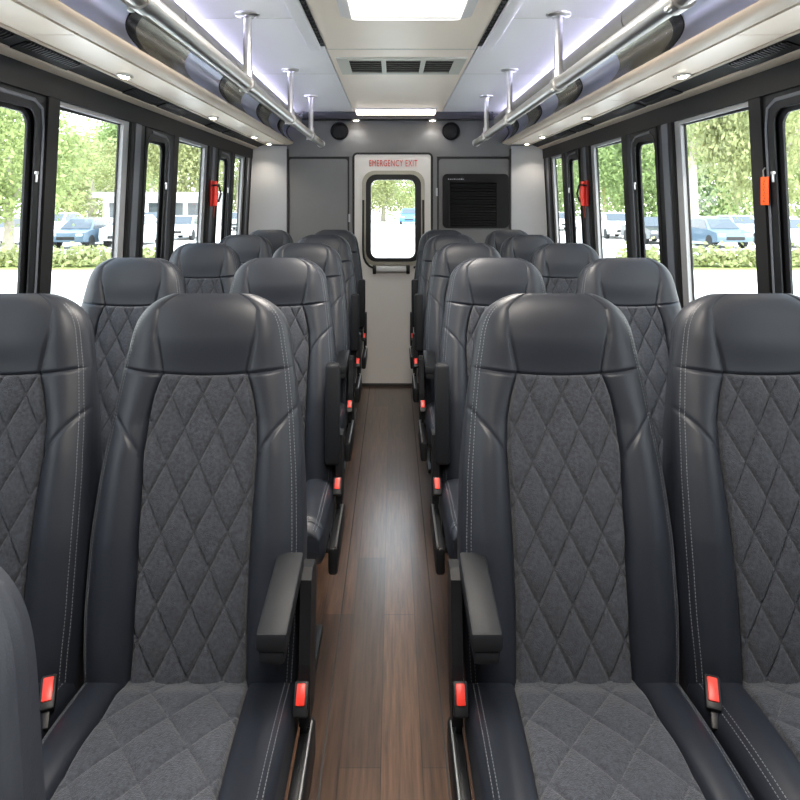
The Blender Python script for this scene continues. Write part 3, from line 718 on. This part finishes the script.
MB().box((0, 0, 0), (0.003, 0.040, 0.085), 0.001).build('tag_plate', ORANGE, e)
mk = MB()
for k in range(8):
    zz = 0.030 - 0.0085 * k
    mk.bb(-0.0022, -0.0015, -0.004, 0.004, zz - 0.003, zz - 0.0015); mk.bb(-0.0022, -0.0015, -0.004 + 0.006 * (k % 2), -0.002 + 0.006 * (k % 2), zz - 0.003, zz + 0.002)
mk.build('printed_marks', TAGINK, e, False)
MB().tube([(-0.004, -0.002, 0.042), (-0.006, -0.002, 0.062), (-0.002, -0.006, 0.07)], 0.002, 6).build('hanger', HARDW, e)

# ---------------------------------------------------------------- outside
PAVE = mat('sunlit_pavement', (0.66, 0.65, 0.63), 0.9, noise=(0.35, 0.06))
g = MB().bb(-90, 90, -40, 130, GROUND - 0.2, GROUND).build('ground', PAVE, None, False); struct(g, 'sunlit pale car park pavement outside the windows', 'ground')
GRASS = mat('verge_grass', (0.30, 0.36, 0.12), 0.9, noise=(3, 0.35))
LEAFS = [mat('leaf_a', (0.27, 0.325, 0.125), 0.6, noise=(1.2, 0.35)), mat('leaf_b', (0.21, 0.285, 0.105), 0.6, noise=(1.2, 0.35)), mat('leaf_c', (0.31, 0.335, 0.15), 0.6, noise=(1.2, 0.3))]
for m in LEAFS:
    nt = m.node_tree; b = nt.nodes['Principled BSDF']; tr = nt.nodes.new('ShaderNodeBsdfTranslucent'); mx = nt.nodes.new('ShaderNodeMixShader'); mx.inputs[0].default_value = 0.4
    src = b.inputs['Base Color'].links[0].from_socket; nt.links.new(src, tr.inputs['Color'])
    out = nt.nodes['Material Output']; nt.links.new(b.outputs[0], mx.inputs[1]); nt.links.new(tr.outputs[0], mx.inputs[2]); nt.links.new(mx.outputs[0], out.inputs[0])
BARK = mat('bark', (0.36, 0.32, 0.27), 0.9, noise=(8, 0.3))
def leaves(n, rx_, ry_, rz_, size, seed, m, name='foliage', clumps=26):
    r = np.random.default_rng(seed)
    cc = r.normal(size=(clumps, 3)); cc /= np.linalg.norm(cc, axis=1)[:, None]; cc *= r.uniform(0.35, 1.0, (clumps, 1)) ** 0.6
    c = cc[r.integers(0, clumps, n)] + r.normal(size=(n, 3)) * 0.17
    c = c * np.array([rx_, ry_, rz_])
    a = r.normal(size=(n, 3)); a /= np.linalg.norm(a, axis=1)[:, None]; b = np.cross(a, r.normal(size=(n, 3))); b /= np.linalg.norm(b, axis=1)[:, None]
    s = size * r.uniform(0.6, 1.3, (n, 1))
    V = np.stack([c - a * s, c - b * s * 0.55, c + a * s, c + b * s * 0.55], 1).reshape(-1, 3)
    V /= np.abs(V).max(0)
    return arrays_mesh(name, V, np.arange(4 * n).reshape(n, 4), m)
CROWN = [leaves(13000, 1, 1, 1, 0.036, 11 + k, LEAFS[k]) for k in range(3)]
for k, me in enumerate(CROWN): me.name = 'foliage'
TR = [  # px, distance, crown radius, crown height, crown centre height, kind, label
    (693, 27.0, 2.9, 2.9, 7.0, 0, 'leafy tree with a pale trunk seen in the wide right window'),
    (772, 24.0, 3.2, 4.4, 6.2, 2, 'leafy tree behind the foremost right window pane with the orange tag'),
    (640, 36.0, 4.0, 4.8, 6.0, 1, 'green tree seen in the narrow right pane left of the grey post'),
    (735, 40.0, 5.0, 5.6, 6.6, 1, 'dense tree behind the pale trunk tree at right'),
    (605, 44.0, 4.6, 5.2, 6.2, 0, 'green tree seen in the right window beside the red hammer'),
    (566, 50.0, 5.0, 5.0, 6.0, 1, 'green tree seen in the rearmost right window'),
    (830, 33.0, 5.0, 5.6, 6.4, 0, 'tree at the right edge of the view outside'),
    (8, 26.0, 3.4, 3.2, 4.7, 0, 'leafy tree in the foremost left window pane'),
    (92, 36.0, 3.4, 2.7, 3.9, 2, 'pale green round tree in the wide left window'),
    (70, 47.0, 4.6, 2.9, 4.6, 1, 'tree standing behind the round tree in the wide left window'),
    (126, 45.0, 3.6, 2.9, 4.8, 0, 'tree at the rear edge of the wide left window'),
    (152, 40.0, 3.2, 3.4, 7.2, 1, 'tree with high branches in the narrow left pane'),
    (184, 34.0, 2.6, 3.6, 5.6, 2, 'yellowish tree in the second wide left window'),
    (238, 48.0, 3.6, 4.2, 5.6, 0, 'tree seen in the rearmost left window'),
    (-40, 34.0, 5.0, 4.0, 5.4, 1, 'tree at the left edge of the view outside'),
    (383, 62.0, 4.2, 3.2, 4.2, 2, 'pale tree seen in the left half of the emergency door window'),
    (412, 70.0, 5.0, 3.6, 4.8, 0, 'tree seen in the right half of the emergency door window'),
]
BOXES = []
def clear(x, d, r): return all(abs(x - bx) > r + br + 0.1 or abs(d - by) > r + br2 + 0.1 for bx, by, br, br2 in BOXES)
WH, BL, DK, SV, RD = (0.75, 0.75, 0.76), (0.10, 0.155, 0.21), (0.05, 0.055, 0.06), (0.42, 0.44, 0.46), (0.30, 0.05, 0.06)
CARS = [(6, 34, WH, 'white', 'white car in the foremost left window pane', 0), (60, 40, WH, 'white', 'white car behind the blue car in the wide left window', 1), (87, 33, BL, 'blue', 'blue car in the wide left window', 0), (134, 34.0, WH, 'white', 'white car right of the blue car at left', 1),
        (152, 43, DK, 'dark', 'dark car in the narrow left pane', 1), (186, 39.5, WH, 'white', 'white car in the second wide left window', 0), (240, 52, SV, 'silver', 'silver car in the rearmost left window', 0),
        (560, 52, WH, 'white', 'white car in the rearmost right window', 0), (612, 41, WH, 'white', 'white car in the right window beside the red hammer', 1), (650, 36, DK, 'dark', 'dark car in the narrow right pane', 0),
        (713, 33, BL, 'blue', 'blue car right of the pale tree trunk', 0), (736, 40.0, WH, 'white', 'white car beside the blue car at right', 0), (788, 33, WH, 'white', 'white car in the foremost right window', 0), (408.5, 66, (0.05, 0.20, 0.62), 'bright_blue', 'bright blue vehicle seen in the emergency door window', 1)]
CARPOS = []
for c_ in CARS:
    cx_ = (c_[0] - 393) * c_[1] / F
    CARPOS.append(cx_); BOXES.append((cx_, c_[1], 0.95, 2.3))
BOXES.append(((156 - 393) * 60 / F, 62.8, 5.8, 3.8))
for px, d, r, rh, hc, kind, lab in sorted(TR, key=lambda t: t[1]):
    d0 = d; k = 1.0; r *= 1.2; rh *= 1.35; hc -= 0.3
    while not clear((px - 393) * d / F, d, r * k): d += 0.5; k = d / d0
    x = (px - 393) * d / F; zc_ = (hc + GROUND - EYE) * k + EYE - GROUND; r *= k; rh *= k; hc = zc_
    BOXES.append((x, d, r, r))
    t = empty('tree', (x, d, GROUND)); tag(t, lab, 'tree', 'trees beyond the car park')
    c = link('foliage', CROWN[kind], t); c.scale = (r, r, rh); c.location = (0, 0, hc); c.rotation_euler = (0, 0, px * 0.37)
    MB().tube([(0, 0, 0.0), (0.05, 0, 1.2), (0, 0.05, hc * 0.55), (0.1, 0, hc)], [0.26 * k, 0.20 * k, 0.15 * k, 0.06 * k], 9).tube([(0, 0.02, hc * 0.5), (0.25 * r, 0, hc * 0.85)], [0.10, 0.04], 7).tube([(0, 0.02, hc * 0.45), (-0.25 * r, 0.1, hc * 0.8)], [0.10, 0.04], 7).build('trunk', BARK, t)
# grassy verges and hedges
for side, word in ((-1, 'left'), (1, 'right')):
    x0, x1 = sorted((side * 8.0, side * 34.0))
    o = MB().bb(x0, x1, 21.2, 23.2, GROUND, GROUND + 0.04).build('grass_verge', GRASS, None, False); tag(o, f'strip of grass in front of the parked cars on the {word} side', 'grass', None, 'stuff')
    n = 9000; rr = np.random.default_rng(5 + side)
    c = np.stack([rr.uniform(x0, x1, n), np.clip(22.2 + rr.normal(size=n) * 0.35, 21.3, 23.1), GROUND + 0.15 + np.abs(rr.normal(size=n)) * 0.24], 1)
    a = rr.normal(size=(n, 3)); a /= np.linalg.norm(a, axis=1)[:, None]; b = np.cross(a, rr.normal(size=(n, 3))); b /= np.linalg.norm(b, axis=1)[:, None]
    V = np.stack([c - a * .11, c - b * .07, c + a * .11, c + b * .07], 1).reshape(-1, 3)
    o = link('hedge', arrays_mesh('hedge', V, np.arange(4 * n).reshape(n, 4), LEAFS[2])); tag(o, f'low leafy hedge on the grass strip on the {word} side', 'hedge', None, 'stuff')
# cars parked nose towards the bus
TYRE = mat('tyre', (0.02, 0.02, 0.02), 0.8); CGLASS = mat('car_glass', (0.05, 0.06, 0.07), 0.1, spec=0.8); LAMPC = mat('headlamp', (0.7, 0.7, 0.7), 0.2)
def car(x, y, col, word, lab, suv=0.0):
    e = empty('car', (x, y, GROUND)); tag(e, lab, 'car', 'parked cars')
    m = mat('car_paint_' + word, col, 0.3, coat=0.5)
    h = 0.15 * suv
    side = [(-2.15, 0.35), (-2.2, 0.55), (-2.1, 0.78 + h), (-1.2, 0.92 + h), (1.5, 0.95 + h), (2.1, 0.92 + h), (2.2, 0.6), (2.15, 0.32), (1.2, 0.25), (-1.2, 0.25)]
    mb = MB().prism(side, 'x', -0.88, 0.88)
    mb.hexa([(-0.82, -1.25, 0.90 + h), (0.82, -1.25, 0.90 + h), (0.82, 1.7, 0.92 + h), (-0.82, 1.7, 0.92 + h), (-0.62, -0.45, 1.45 + h), (0.62, -0.45, 1.45 + h), (0.62, 1.0, 1.45 + h), (-0.62, 1.0, 1.45 + h)])
    mb.build('body', m, e, False)
    MB().hexa([(-0.72, -1.20, 0.96 + h), (0.72, -1.20, 0.96 + h), (0.70, -1.10, 0.96 + h), (-0.70, -1.10, 0.96 + h), (-0.58, -0.52, 1.42 + h), (0.58, -0.52, 1.42 + h), (0.56, -0.42, 1.42 + h), (-0.56, -0.42, 1.42 + h)]).build('windscreen', CGLASS, e, False)
    for sx in (-1, 1):
        MB().hexa([(sx * 0.825, -1.0, 0.96 + h), (sx * 0.825, 1.4, 0.96 + h), (sx * 0.76, 1.4, 0.96 + h), (sx * 0.76, -1.0, 0.96 + h), (sx * 0.655, -0.4, 1.40 + h), (sx * 0.655, 0.9, 1.40 + h), (sx * 0.59, 0.9, 1.40 + h), (sx * 0.59, -0.4, 1.40 + h)]).build('side_window', CGLASS, e, False)
        MB().box((sx * 0.64, -2.13, 0.68 + h * 0.6), (0.34, 0.12, 0.13), 0.04).build('headlamp', LAMPC, e)
        for yy in (-1.35, 1.35): MB().lathe([(0.32, -0.1), (0.33, -0.06), (0.33, 0.06), (0.32, 0.1)], (sx * 0.80, yy, 0.33), 'x', 18).build('wheel', TYRE, e)
    MB().box((0, -2.16, 0.52), (0.9, 0.1, 0.16), 0.03).build('grille', TYRE, e)
for cx_, (px, d, col, word, lab, suv) in zip(CARPOS, CARS): car(cx_, d, col, word, lab, suv)
b = empty('building', ((156 - 393) * 60 / F, 60, GROUND)); tag(b, 'low pale building with a flat roof beyond the left car park', 'building')
CONC = mat('pale_concrete', (0.6, 0.59, 0.57), 0.8)
MB().bb(-5, 5, 0, 6, 0, 2.7).build('wall', CONC, b, False); MB().bb(-5.6, 5.6, -0.8, 6.4, 2.7, 3.2).build('roof', mat('roof_edge', (0.35, 0.34, 0.33), 0.7), b, False)
for k in range(5): MB().bb(-4.4 + 1.85 * k, -3.0 + 1.85 * k, -0.03, 0.0, 0.8, 2.2).build('window', CGLASS, b, False)

# ---------------------------------------------------------------- light
def area(name, loc, rot, sx, sy, power, col):
    l = bpy.data.lights.new(name, 'AREA'); l.shape = 'RECTANGLE'; l.size = sx; l.size_y = sy; l.energy = power; l.color = col
    o = bpy.data.objects.new(name, l); COL.objects.link(o); o.location = loc; o.rotation_euler = rot; return o
WARM = (1.0, 0.92, 0.82)
for y in (1.91, 0.415): area('ceiling_lamp', (0.0445, y - 0.05, CEIL - 0.05), (0, 0, 0), 0.34, 0.54, 30, WARM)  # the nearer lamp serves the added, unseen fixture
for s in (-1, 1):
    area('led_lamp', (XC + s * 0.832, 1.95, EYE + 0.649), (0, s * math.radians(100), 0), 0.012, 5.4, 24, (0.66, 0.66, 1.0))
    for y in (0.05, 1.10, 2.13, 3.18, 4.12, 4.60):
        l = bpy.data.lights.new('downlight_lamp', 'SPOT'); l.energy = 5; l.color = (1, 0.88, 0.72); l.spot_size = math.radians(115); l.spot_blend = 0.7; l.shadow_soft_size = 0.02
        o = bpy.data.objects.new('downlight_lamp', l); COL.objects.link(o); o.location = (XC + s * 0.932, y, EYE + 0.41)
for px in (356.5, 432):
    l = bpy.data.lights.new('spot_lamp', 'SPOT'); l.energy = 1.6; l.color = (1, 0.97, 0.92); l.spot_size = math.radians(120); l.spot_blend = 0.6; l.shadow_soft_size = 0.015
    o = bpy.data.objects.new('spot_lamp', l); COL.objects.link(o); o.location = (rx(px), REAR - 0.062, CEIL - 0.068)
sun = bpy.data.lights.new('sun', 'SUN'); sun.energy = 9; sun.angle = math.radians(2); sun.color = (1, 0.96, 0.88)
so_ = bpy.data.objects.new('sun', sun); COL.objects.link(so_); so_.rotation_euler = (math.radians(40), math.radians(8), 0)

w = bpy.data.worlds.new('sky'); S.world = w; w.use_nodes = True
nt = w.node_tree; bg = nt.nodes['Background']
tc = nt.nodes.new('ShaderNodeTexCoord'); sx = nt.nodes.new('ShaderNodeSeparateXYZ'); rp = nt.nodes.new('ShaderNodeValToRGB')
nt.links.new(tc.outputs['Generated'], sx.inputs[0]); nt.links.new(sx.outputs['Z'], rp.inputs[0])
rp.color_ramp.elements[0].position = 0.0; rp.color_ramp.elements[0].color = (1.0, 0.99, 0.96, 1)
rp.color_ramp.elements[1].position = 0.9; rp.color_ramp.elements[1].color = (0.62, 0.78, 1.0, 1)
nt.links.new(rp.outputs[0], bg.inputs['Color']); bg.inputs['Strength'].default_value = 5.0

# ---------------------------------------------------------------- camera
cd = bpy.data.cameras.new('camera'); cam = bpy.data.objects.new('camera', cd); COL.objects.link(cam)
cam.location = (0, 0, EYE); cam.rotation_euler = (PI / 2, 0, 0)
cd.sensor_width = 36; cd.lens = F / 800 * 36; cd.shift_x = 7 / 800; cd.shift_y = -198 / 800; cd.clip_start = 0.02; cd.clip_end = 400
S.camera = cam
S.view_settings.view_transform = 'Standard'; S.view_settings.look = 'None'; S.view_settings.exposure = 0.25; S.view_settings.gamma = 1; S.view_settings.use_curve_mapping = False
